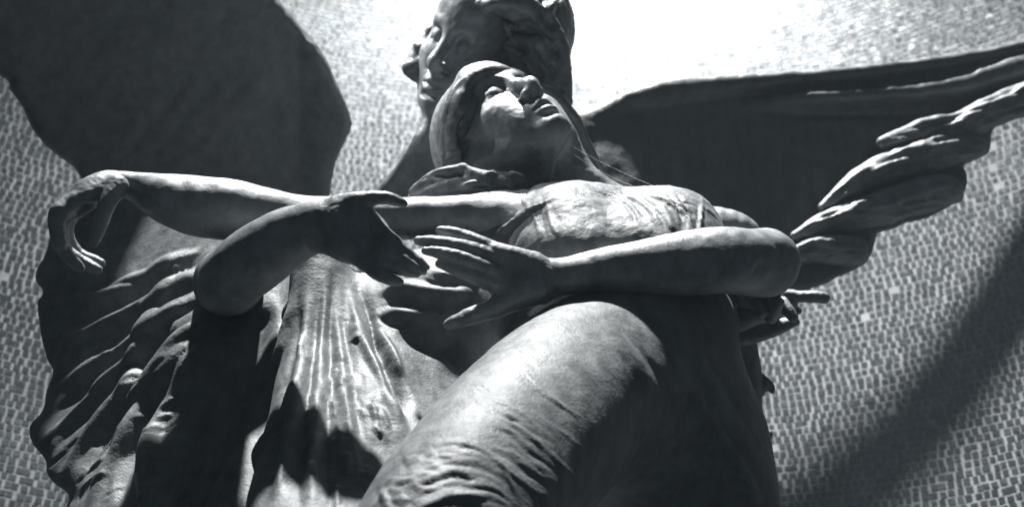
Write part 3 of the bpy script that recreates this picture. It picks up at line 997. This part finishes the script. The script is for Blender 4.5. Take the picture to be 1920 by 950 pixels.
# --- cloth over the breast
def breast_cloth():
    s = SDF.frame(840, 1400, 330, 600, 1.68, 2.25, .0030)
    s.blob(1080, 432, 1.93, 112, 78, .105, .03, rot=4)
    s.blob(1240, 436, 1.93, 112, 74, .105, .03, rot=-6)
    s.limb([(1030, 376, 1.95, 20), (1085, 372, 1.94, 20), (1168, 374, 1.94, 20), (1250, 381, 1.94, 20), (1305, 398, 1.95, 20), (1332, 424, 1.97, 18)], .03)
    s.blob(1140, 520, 1.90, 190, 70, .10, .05)
    s.blob(1078, 472, 1.87, 108, 74, .10, .05)
    s.blob(1245, 468, 1.87, 108, 72, .10, .05)
    s.limb([(1010, 382, 1.95, 16), (975, 405, 1.93, 14), (938, 432, 1.91, 12), (905, 456, 1.90, 10)], .03)
    s.blob(1052, 408, 1.90, 50, 44, .055, .04)           # the near breast under the cloth
    s.blob(1262, 408, 1.91, 56, 42, .055, .04)
    s.limb([(1090, 422, 1.935, 50), (1030, 424, 1.935, 48), (975, 434, 1.928, 42), (925, 446, 1.915, 28), (880, 468, 1.905, 12)], .05)
    s.freeze(870, 1390, 340, 560)
    rs = np.random.default_rng(5)
    # valley between the breasts
    # gathers that run down from the shoulder and round each breast
    for i in range(20):
        t = rs.uniform(0, .9)
        pts = []
        for u in np.linspace(0, 1, 6):
            x = 1000 + 330 * t - (60 + 60 * t) * (1 - u) * (t < .5) + 40 * u * (t > .5) + 18 * math.sin(u * 3 + t * 9)
            y = 362 - 12 * math.sin(t * 3.1) + 26 * max(0, t - .75) * 4 * u + 92 * u
            pts.append((x, y, rs.uniform(2.2, 4.2)))
        a0 = int(rs.integers(0, 2))
        s.stroke([(x, y, r * .8) for x, y, r in pts[a0:]], rs.uniform(.25, .7), mode='add' if i % 2 else 'sub')
    for i in range(12):
        t = i / 11
        s.stroke([(1060 - 30 * t, 362 + 10 * t, 3), (1010 - 25 * t, 390 + 14 * t, 5), (960 - 25 * t, 420 + 18 * t, 5), (915 - 10 * t, 450 + 14 * t, 3)], rs.uniform(.4, 1.0), mode='add' if i % 2 else 'sub')
    for i in range(14):
        t = rs.uniform(0, 1)
        x0, y0 = 1090 + 190 * t, 356 + 22 * t * t
        s.stroke([(x0, y0, 2), (x0 + 40, y0 + 12, 3.2), (x0 + 80, y0 + 36, 3.4), (x0 + 96, y0 + 70, 2)], rs.uniform(.3, .8), mode='add' if i % 2 else 'sub')
    return s

# --- the robe: belly, hanging folds in the middle, thigh under cloth
def robe():
    s = SDF.frame(390, 1460, 455, 1090, 1.08, 2.30, .0034)
    # belly and waist behind the hands
    s.blob(815, 585, 1.86, 150, 100, .12, .05)
    s.blob(1150, 600, 2.00, 230, 130, .20, .06)
    s.blob(1060, 650, 1.945, 150, 100, .10, .04)
    # hip and the raised thigh, running down to the left towards the viewer
    s.limb([(1145, 700, 1.80, 168), (1068, 750, 1.66, 170), (985, 832, 1.52, 175), (900, 930, 1.40, 180), (820, 1060, 1.30, 186), (770, 1180, 1.26, 190)], .05)
    s.blob(1215, 800, 1.88, 190, 240, .20, .08, rot=18)
    s.limb([(1180, 640, 1.95, 120), (1260, 760, 1.86, 130), (1320, 900, 1.80, 130), (1360, 1100, 1.76, 130)], .06)
    s.limb([(1350, 600, 2.12, 62), (1362, 720, 2.10, 66), (1366, 850, 2.10, 62), (1352, 1000, 2.10, 70)], .02)
    # the curtain of cloth in the middle
    s.limb([(600, 510, 1.80, 54), (600, 600, 1.755, 64), (598, 690, 1.70, 74), (590, 790, 1.61, 88), (570, 950, 1.48, 106), (560, 1090, 1.37, 118)], .05)
    s.limb([(690, 600, 1.82, 66), (700, 720, 1.69, 82), (690, 850, 1.57, 94), (650, 1000, 1.46, 112), (640, 1090, 1.40, 120)], .05)
    s.limb([(800, 640, 1.90, 70), (800, 740, 1.80, 80), (760, 840, 1.70, 90)], .05)
    s.limb([(588, 488, 1.785, 20), (598, 560, 1.745, 26), (604, 640, 1.70, 28), (603, 700, 1.67, 20)], .012)
    s.limb([(810, 570, 1.84, 88), (815, 680, 1.78, 96), (775, 800, 1.68, 96), (720, 900, 1.58, 96)], .06)
    s.freeze(396, 1452, 460, 1040)
    base = s
    A = lambda pts, h=.5, k=None, safe=0: base.stroke(pts, h, k, 'add', safe=safe)
    G = lambda pts, h=.5, k=None, safe=0: base.stroke(pts, h, k, 'sub', safe=safe)
    # long hanging folds that fan out from under the hand
    rs = np.random.default_rng(14)
    nf = 10
    for i in range(nf):
        t = min(1, max(0, i / (nf - 1) + rs.normal(0, .03)))
        xt, xb = 556 + 108 * t, 418 + 372 * t
        yt, yb = 482 + 60 * abs(t - .35), 985 - 170 * max(0, t - .55) / .45
        ph, wid = rs.uniform(0, 6), rs.uniform(.6, 1.25)
        pts = []
        for u in np.linspace(0, 1, 9):
            x = xt + (xb - xt) * (u ** 1.25) + 7 * math.sin(u * 5 + ph) + 2 * math.sin(u * 11 + 2 * ph)
            pts.append((x, yt + (yb - yt) * u, (10 + 10 * u) * wid * rs.uniform(.75, 1.25)))
        if i % 2 == 0:
            A(pts, rs.uniform(.4, .9))
        else:
            G(pts, rs.uniform(.4, 1.0))
    A([(552, 540, 8), (530, 590, 10), (500, 650, 11), (478, 720, 11), (455, 800, 10), (430, 880, 9), (410, 960, 8)], 1.3)
    A([(560, 700, 5), (545, 745, 8), (515, 800, 8), (470, 870, 8), (430, 940, 6)], 1.3)
    A([(700, 600, 5), (722, 640, 8), (742, 680, 8), (756, 716, 5)], 1.2)
    G([(690, 612, 6), (710, 660, 8), (732, 712, 7)], .6)
    # belly cloth between the hands
    A([(700, 560, 6), (745, 540, 12), (800, 548, 14), (850, 552, 14), (905, 540, 10)], .8)
    A([(710, 580, 8), (760, 590, 12), (810, 594, 12), (850, 590, 8)], .8)
    G([(705, 592, 6), (735, 606, 9), (760, 612, 6)], .8)
    A([(800, 505, 6), (840, 520, 9), (880, 528, 8), (905, 520, 6)], .8)
    G([(790, 520, 5), (830, 540, 6), (870, 545, 5)], .8)
    G([(740, 620, 20), (800, 640, 24), (850, 660, 22), (860, 700, 14)], .8)
    rs = np.random.default_rng(9)
    # crumpled gathers on the curtain
    for i in range(110):
        x = rs.uniform(470, 760)
        y = rs.uniform(560, 920)
        if x < 575 - (y - 540) * .32 or x > 700 + (y - 600) * .3:
            continue
        lean = (x - 592) / 330
        l = rs.uniform(16, 70)
        w = rs.uniform(3, 8)
        pts = [(x, y, 2)] + [(x + lean * l * u + rs.normal(0, 2.5), y + l * u, w * rs.uniform(.6, 1.2)) for u in (.3, .65)] + [(x + lean * l, y + l, 2)]
        (A(pts, rs.uniform(.4, .8), None, .02) if i % 2 else G(pts, rs.uniform(.12, .3), None, .02))
    # the cloth drawn tight round the knee at the bottom
    for i in range(34):
        o = i * 6.2 - 50 + rs.normal(0, 6)
        pts = [(672 + o * .25, 952 + o * .6, 3), (730 + o * .28, 892 + o * .6 + rs.normal(0, 4), rs.uniform(3, 8)), (810 + o * .3, 860 + o * .55 + rs.normal(0, 5), rs.uniform(3, 9)), (880 + o * .35, 858 + o * .6 + rs.normal(0, 5), rs.uniform(3, 8)), (940 + o * .35, 884 + o * .7, 4), (975 + o * .35, 930 + o * .7, 2)]
        a0 = int(rs.integers(0, 3))
        (A if i % 4 else G)(pts[a0:a0 + int(rs.integers(3, 5))], rs.uniform(.08, .3), .006, .04)
    for i in range(30):
        x, y = rs.uniform(720, 860), rs.uniform(845, 945)
        A([(x, y, 3), (x + 18, y - 5 + rs.normal(0, 4), rs.uniform(3, 6)), (x + 40, y + rs.normal(4, 6), 3)], rs.uniform(.1, .35), .005, .03)
    # long shallow folds sweeping over the hip to the lower right
    for i, (x, y, l, w) in enumerate([(1110, 596, 340, 17), (1200, 610, 340, 11), (1265, 640, 300, 15)]):
        pts = [(x + l * u * .62 + 8 * math.sin(u * 5 + i), y + l * (u * .55 + .45 * u * u), w * (.5 + .5 * math.sin(math.pi * min(1, u + .12)))) for u in np.linspace(0, 1, 7)]
        A([(a, b, r * 1.4) for a, b, r in pts], .15)
        G([(a + 24, b - 4, r * .8) for a, b, r in pts], .14)
    for i in range(40):
        x, y = rs.uniform(870, 980), rs.uniform(640, 860)
        l = rs.uniform(50, 150)
        sl = .55 + (x - 880) / 400
        pts = [(x + l * u, y + l * sl * u + 6 * math.sin(u * 4 + i), rs.uniform(2.5, 5)) for u in np.linspace(0, 1, 5)]
        (A if i % 2 else G)(pts, rs.uniform(.08, .28), None, .03)
    # near edge of the robe on the right
    A([(1290, 720, 8), (1330, 790, 12), (1370, 850, 12), (1402, 900, 12), (1430, 960, 12)], .5)
    return s

def robe_hem():
    """the crimped edge that shows beyond the robe on the right"""
    s = SDF.frame(1330, 1480, 560, 980, 1.95, 2.30, .0040)
    s.slab(np.array([(1360, 590), (1392, 604), (1412, 650), (1421, 700), (1428, 760), (1432, 820), (1424, 870), (1408, 890), (1380, 960), (1350, 960), (1350, 700)]), lambda x, y: 2.10 + 0 * x, .045, .01, soft=30)
    s.limb([(1412, 726, 2.10, 20), (1432, 718, 2.10, 13), (1444, 722, 2.10, 9), (1448, 732, 2.10, 6)], .02)
    s.limb([(1424, 862, 2.10, 9), (1438, 850, 2.10, 8), (1444, 832, 2.10, 5)], .006)
    s.limb([(1428, 830, 2.10, 6), (1440, 818, 2.10, 6), (1444, 808, 2.1, 4)], .006)
    return s

# --- the great fold of cloth flying out on the left
def billow():
    s = SDF.frame(40, 560, 335, 1090, 1.42, 2.42, .0038)
    poly = np.array([(330, 350), (230, 352), (165, 360), (118, 384), (100, 420), (88, 470), (70, 505), (68, 526), (82, 546), (70, 566), (72, 598), (79, 640), (88, 676), (99, 697), (87, 730), (79, 768), (56, 798), (62, 832), (84, 862), (87, 888), (101, 908), (127, 930), (124, 960), (150, 1040), (200, 1180), (500, 1180), (560, 900), (575, 700), (560, 520), (480, 420)])
    s.slab(poly, lambda x, y: 2.22 - .12 * np.clip((x - 60) / 400, 0, 1) - .47 * np.clip((y - 400) / 550, 0, 1.45), lambda x, y: .03 + .07 * np.clip((x - 60) / 330, 0, 1), .01, soft=60)
    s.stroke([(478, 600, 26), (452, 680, 34), (425, 760, 40), (390, 840, 44), (345, 930, 46), (325, 1040, 46)], .9, .03, 'sub', carve=True)
    s.freeze(44, 500, 340, 1040)
    A = lambda pts, h=.5, k=None, safe=0: s.stroke(pts, h, k, 'add', safe=safe)
    G = lambda pts, h=.5, k=None, safe=0: s.stroke(pts, h, k, 'sub', safe=safe)
    # folds that fan from under the elbow out to the scalloped rim
    rim = [(76, 530), (70, 570), (76, 610), (82, 650), (96, 694), (84, 740), (62, 796), (66, 834), (86, 866), (100, 906), (128, 934), (160, 985), (215, 1020), (280, 1030)]
    rs = np.random.default_rng(77)
    for i, (rx, ry) in enumerate(rim):
        t = i / (len(rim) - 1)
        ax, ay = 400 + 40 * t + rs.normal(0, 8), 450 + 150 * t
        # control point pulls the fold down before it swings out to the rim
        cx, cy = 262 - 20 * t + rs.normal(0, 12), 560 + 210 * t + rs.normal(0, 10)
        pts = []
        for u in np.linspace(0, 1, 9):
            pts.append(((1 - u) ** 2 * ax + 2 * u * (1 - u) * cx + u * u * rx + 6 * math.sin(u * 8 + i * 2), (1 - u) ** 2 * ay + 2 * u * (1 - u) * cy + u * u * ry, (12 + 13 * math.sin(math.pi * min(1, u + .2))) * rs.uniform(.75, 1.25)))
        if i % 2:
            A(pts, rs.uniform(.7, 1.1))
        else:
            G(pts, rs.uniform(.6, 1.0))
    A([(400, 440, 8), (350, 490, 11), (312, 560, 14), (280, 620, 15), (258, 680, 15), (238, 730, 12), (215, 752, 8)], 1.0)
    A([(440, 575, 10), (385, 620, 12), (335, 662, 13), (295, 710, 13), (250, 760, 14), (215, 790, 10)], 1.0)
    rs = np.random.default_rng(21)
    for i in range(60):
        x, y = rs.uniform(110, 400), rs.uniform(560, 930)
        l = rs.uniform(18, 46)
        A([(x, y, 2.5), (x - l * .6 + rs.normal(0, 3), y + l * .4, 5), (x - l * 1.1, y + l * .9, 2.5)], .7 if i % 2 else -.7, .006, .03)
    return s

# --- wings
def wing_right():
    s = SDF.frame(1040, 2110, 10, 600, 2.1, 2.95, .0046)
    top = spline(np.array([(1060, 212), (1130, 188), (1200, 171), (1280, 158), (1370, 147), (1500, 135), (1640, 121), (1740, 108), (1830, 92), (1920, 71), (2030, 42)]), 3)
    low = spline(np.array([(1930, 218), (1890, 230), (1862, 246), (1860, 266), (1854, 286), (1836, 298), (1804, 310)]), 3)
    low2 = spline(np.array([(1810, 322), (1812, 342), (1806, 366), (1786, 386), (1750, 404), (1700, 420), (1644, 436)]), 3)
    low3 = spline(np.array([(1642, 446), (1638, 470), (1622, 494), (1572, 518), (1528, 540), (1490, 548)]), 3)
    poly = np.vstack([top, [(2100, 60), (2090, 130), (2000, 190)], low, low2, low3, [(1400, 590), (1250, 580), (1100, 450), (1050, 330)]])
    dep = lambda x, y: 2.44 + .30 * np.clip((x - 1080) / 900, 0, 1.3) + .00053 * (150 - y) + .010 * np.sin((y - 120) / 70)
    s.slab(poly, dep, lambda x, y: .028 + .02 * np.clip((1500 - x) / 500, 0, 1), .008, soft=26, n=1)
    A = lambda pts, h=.5, k=None, safe=0: s.stroke(pts, h, k, 'add', safe=safe)
    G = lambda pts, h=.5, k=None, safe=0: s.stroke(pts, h, k, 'sub', safe=safe)
    # the rolled leading edge and the ribs along it
    A([(1090, 208, 16), (1180, 188, 18), (1280, 173, 16), (1400, 161, 13), (1520, 151, 11), (1660, 135, 10), (1800, 115, 9), (1920, 87, 9), (2040, 59, 9)], 1.6, .008)
    G([(1300, 186, 6), (1420, 175, 7), (1540, 167, 8), (1680, 153, 8), (1800, 138, 10), (1920, 112, 10)], .7, .006)
    A([(1360, 202, 9), (1450, 194, 13), (1560, 188, 14), (1680, 180, 14), (1780, 170, 16), (1860, 146, 18), (1930, 126, 18), (2020, 106, 14)], 1.9, .008)
    G([(1420, 216, 10), (1560, 212, 14), (1700, 210, 16), (1820, 200, 16), (1930, 174, 16)], .7, .01)
    rs = np.random.default_rng(31)
    for i in range(14):
        x = 1815 + 9 * i
        A([(x, 160 - i * 2.6, 4), (x + 7, 143 - i * 2.6, 5), (x + 13, 128 - i * 2.6, 3)], .8, .004, .03)
    return s

def wing_depth(x, y):
    return 2.44 + .30 * np.clip((x - 1080) / 900, 0, 1.3) + .00053 * (150 - y)

def feather(n, line):
    """one row of curled plumes laid on the wing; line: px py half-width(px) from root to tip"""
    q = spline(np.array(line, float), 4)
    x0, y0 = (q[:, :2] - q[:, 2:3]).min(0)
    x1, y1 = (q[:, :2] + q[:, 2:3]).max(0)
    c = wing_depth((x0 + x1) / 2, (y0 + y1) / 2)
    s = SDF.frame(x0 - 20, x1 + 20, y0 - 20, y1 + 30, c - .24, c + .26, .0040)
    s.limb([(x, y, wing_depth(x, y) - .070, r * .84) for x, y, r in q], .02)
    s.limb([(x + 4, y + r * .55, wing_depth(x, y + r * .5) - .030, r * .72) for x, y, r in q], .03)
    s.freeze(x0 - 10, x1 + 10, y0 - 10, y1 + 20)
    rs = np.random.default_rng(50 + n)
    m = len(q)
    for i in range(100):                               # streaming barbs, uneven
        j = rs.uniform(0, m - 3)
        k = int(j)
        p = q[k] + (q[k + 1] - q[k]) * (j - k)
        e = q[min(k + 4, m - 1), :2] - q[k, :2]
        e = e / (np.linalg.norm(e) + 1e-6)
        off = rs.uniform(-.7, .9) * p[2]
        l = rs.uniform(36, 110)
        sx, sy = p[0], p[1] + off
        dn = .22 + .4 * (off > 0)
        s.stroke([(sx, sy, 2), (sx + e[0] * l * .4, sy + e[1] * l * .4 + dn * 4, rs.uniform(2.5, 6)), (sx + e[0] * l * .8, sy + e[1] * l * .8 + dn * 9, rs.uniform(2.5, 5)), (sx + e[0] * l, sy + e[1] * l + dn * 14, 2)], rs.uniform(.3, .75), mode='add' if i % 2 else 'sub', safe=.03)
    return s

FEATHERS = [[(1655, 268, 12), (1720, 246, 24), (1790, 234, 28), (1850, 206, 28), (1920, 180, 30), (2000, 150, 30)],
            [(1540, 388, 10), (1590, 350, 22), (1650, 318, 30), (1720, 290, 32), (1790, 272, 28), (1832, 268, 22)],
            [(1490, 442, 10), (1540, 416, 22), (1600, 398, 28), (1670, 376, 32), (1740, 356, 32), (1784, 352, 24)],
            [(1450, 500, 12), (1510, 468, 22), (1560, 462, 28), (1606, 466, 26)]]

def wing_left():
    s = SDF.frame(-230, 700, -300, 440, 2.05, 2.75, .0058)
    right = spline(np.array([(420, -180), (478, -60), (520, 0), (560, 42), (600, 92), (630, 148), (652, 195), (661, 235), (650, 265), (632, 300), (622, 340), (616, 400)]), 4)
    poly = np.vstack([right, [(560, 430), (300, 430), (205, 378), (176, 352), (152, 338), (140, 318), (124, 304), (104, 288), (88, 274), (72, 254), (60, 238), (47, 214), (36, 196), (26, 180), (15, 166), (18, 155), (2, 146), (-50, 110), (-140, 30), (-200, -100), (-180, -280), (300, -290)]])
    dep = lambda x, y: 2.58 - .24 * np.clip((640 - x) / 700, 0, 1.25) ** 1.3 + .0003 * (y - 150) - .04 * np.clip((x - 560) / 100, 0, 1)
    s.slab(poly, dep, .034, .008, soft=22, n=1)
    A = lambda pts, h=.5, k=None, safe=0: s.stroke(pts, h, k, 'add', safe=safe)
    rs = np.random.default_rng(8)
    for i in range(12):
        t = i / 11
        x, y = 505 + 110 * t, 8 + 130 * t + 10 * rs.normal()
        A([(x + 10, y - 8, 6), (x - 4, y + 8, 8), (x - 22, y + 14 + rs.normal(0, 4), 5)], .07, .006)
    for i in range(8):
        a = .35 + .13 * i
        A([(600 - 60 * i, 60 + 12 * i, 8), (520 - 62 * i, 180 + 8 * i, 14), (420 - 50 * i, 280, 12), (330 - 40 * i, 330, 8)], .12, .03, .05)
    return s

# ------------------------------------------------------------------ put the statue together

def worn(s, amp=.0012, freq=45, seed=1, fine=.0005):
    v, q = s.mesh()
    v = relief(v, q, amp, freq, seed)
    v = relief(v, q, fine, freq * 3.1, seed + 1)
    return v, q

angel = build('angel_body', [worn(HA, .0008, 40), worn(angel_arm_far(), .0010, 30), worn(angel_hand_far(), .0005, 70),
                             worn(angel_arm_near(), .0010, 30), worn(angel_hand_near(), .0005, 70)], M_SKIN, statue)
tag(angel, 'angel leaning over the woman, both bare arms reaching round her')
hair = build('hair', [worn(angel_hair(), .0014, 60)], M_HAIR, angel)
woman = build('woman_body', [worn(HW, .0006, 45), worn(woman_trunk(), .0010, 30), worn(woman_hand(), .0006, 70), worn(woman_far_hand(), .0006, 70)], M_SKIN, statue)
tag(woman, 'woman with her head thrown back and right arm stretched out limp')
build('veil', [worn(woman_veil(), .0014, 60)], M_HAIR, woman)
build('collar', [worn(collar(), .0020, 50)], M_CLOTH, woman)
build('bodice', [worn(breast_cloth(), .0012, 60)], M_CLOTH, woman)
rb = build('robe', [worn(robe(), .0016, 20, 3, .0004)], M_CLOTH, statue)
build('robe_edge', [worn(robe_hem(), .003, 30)], M_CLOTH, rb)
bl = build('billowing_drapery', [worn(billow(), .0020, 18, 5, .0005)], M_CLOTH, statue)
tag(bl, 'billowing fold of robe with scalloped edge flying out under the limp hand')
wr = build('wing', [worn(wing_right(), .003, 22, 2, .001)], M_WING, statue)
tag(wr, 'spread wing with curled feathers along its lower edge, beyond the bent elbow')
for i, line in enumerate(FEATHERS):
    build('feather', [worn(feather(i, line), .003, 26, i, .0008)], M_FEATHER, wr)
wl = build('wing', [worn(wing_left(), .003, 18, 4, .001)], M_WING, statue)
tag(wl, 'broad dark wing raised over the outstretched limp arm')

# --- cobweb threads between the woman's chin and her breast
M_WEB, _nt, _b = nodes_of('cobweb_silk')
_b.inputs['Base Color'].default_value = (.7, .72, .73, 1)
_b.inputs['Roughness'].default_value = .4
web = bpy.data.objects.new('cobweb', None)
web.location = to_world(V(1140, 330, 1.95))
C.objects.link(web)
tag(web, 'fine cobweb threads stretched from the thrown back chin down to the breast', 'cobweb')
def thread(a, b, sag, r=.00019):
    n = 14
    t = np.linspace(0, 1, n)[:, None]
    p = (1 - t) * np.asarray(a) + t * np.asarray(b)
    p[:, 1] -= sag * 4 * (t * (1 - t))[:, 0]
    v, q = [], []
    for i in range(n):
        for k in range(4):
            g = k * math.pi / 2
            v.append(p[i] + r * np.array([0, math.cos(g), math.sin(g)]))
    for i in range(n - 1):
        for k in range(4):
            q.append((i * 4 + k, i * 4 + (k + 1) % 4, (i + 1) * 4 + (k + 1) % 4, (i + 1) * 4 + k))
    build('thread', [(np.array(v), np.array(q))], M_WEB, web)
thread(V(1062, 268, 1.99), V(1250, 358, 1.92), .004)
thread(V(1058, 276, 1.99), V(1196, 352, 1.92), .006)
thread(V(1036, 284, 1.97), V(1062, 330, 1.95), .001)
thread(V(700, 430, 1.67), V(842, 448, 1.68), .010)

# --- the dusty air in the niche
def haze_box():
    x0, x1, y0, y1, z0, z1 = -2.85, 2.85, -.9, 3.45, -.7, CAM_Z + 5.9
    v = [(x, y, z) for x in (x0, x1) for y in (y0, y1) for z in (z0, z1)]
    f = [(0, 1, 3, 2), (4, 6, 7, 5), (0, 4, 5, 1), (2, 3, 7, 6), (0, 2, 6, 4), (1, 5, 7, 3)]
    me = bpy.data.meshes.new('haze')
    me.from_pydata(v, [], f)
    m = bpy.data.materials.new('haze_air')
    m.use_nodes = True
    nt = m.node_tree
    nt.nodes.remove(nt.nodes['Principled BSDF'])
    pv = nt.nodes.new('ShaderNodeVolumePrincipled')
    pv.inputs['Color'].default_value = (.74, .90, 1, 1)
    pv.inputs['Density'].default_value = .012
    nt.links.new(pv.outputs[0], nt.nodes['Material Output'].inputs['Volume'])
    me.materials.append(m)
    o = bpy.data.objects.new('haze', me)
    C.objects.link(o)
    tag(o, 'thin dusty haze in the air of the niche', 'haze', 'stuff')
haze_box()
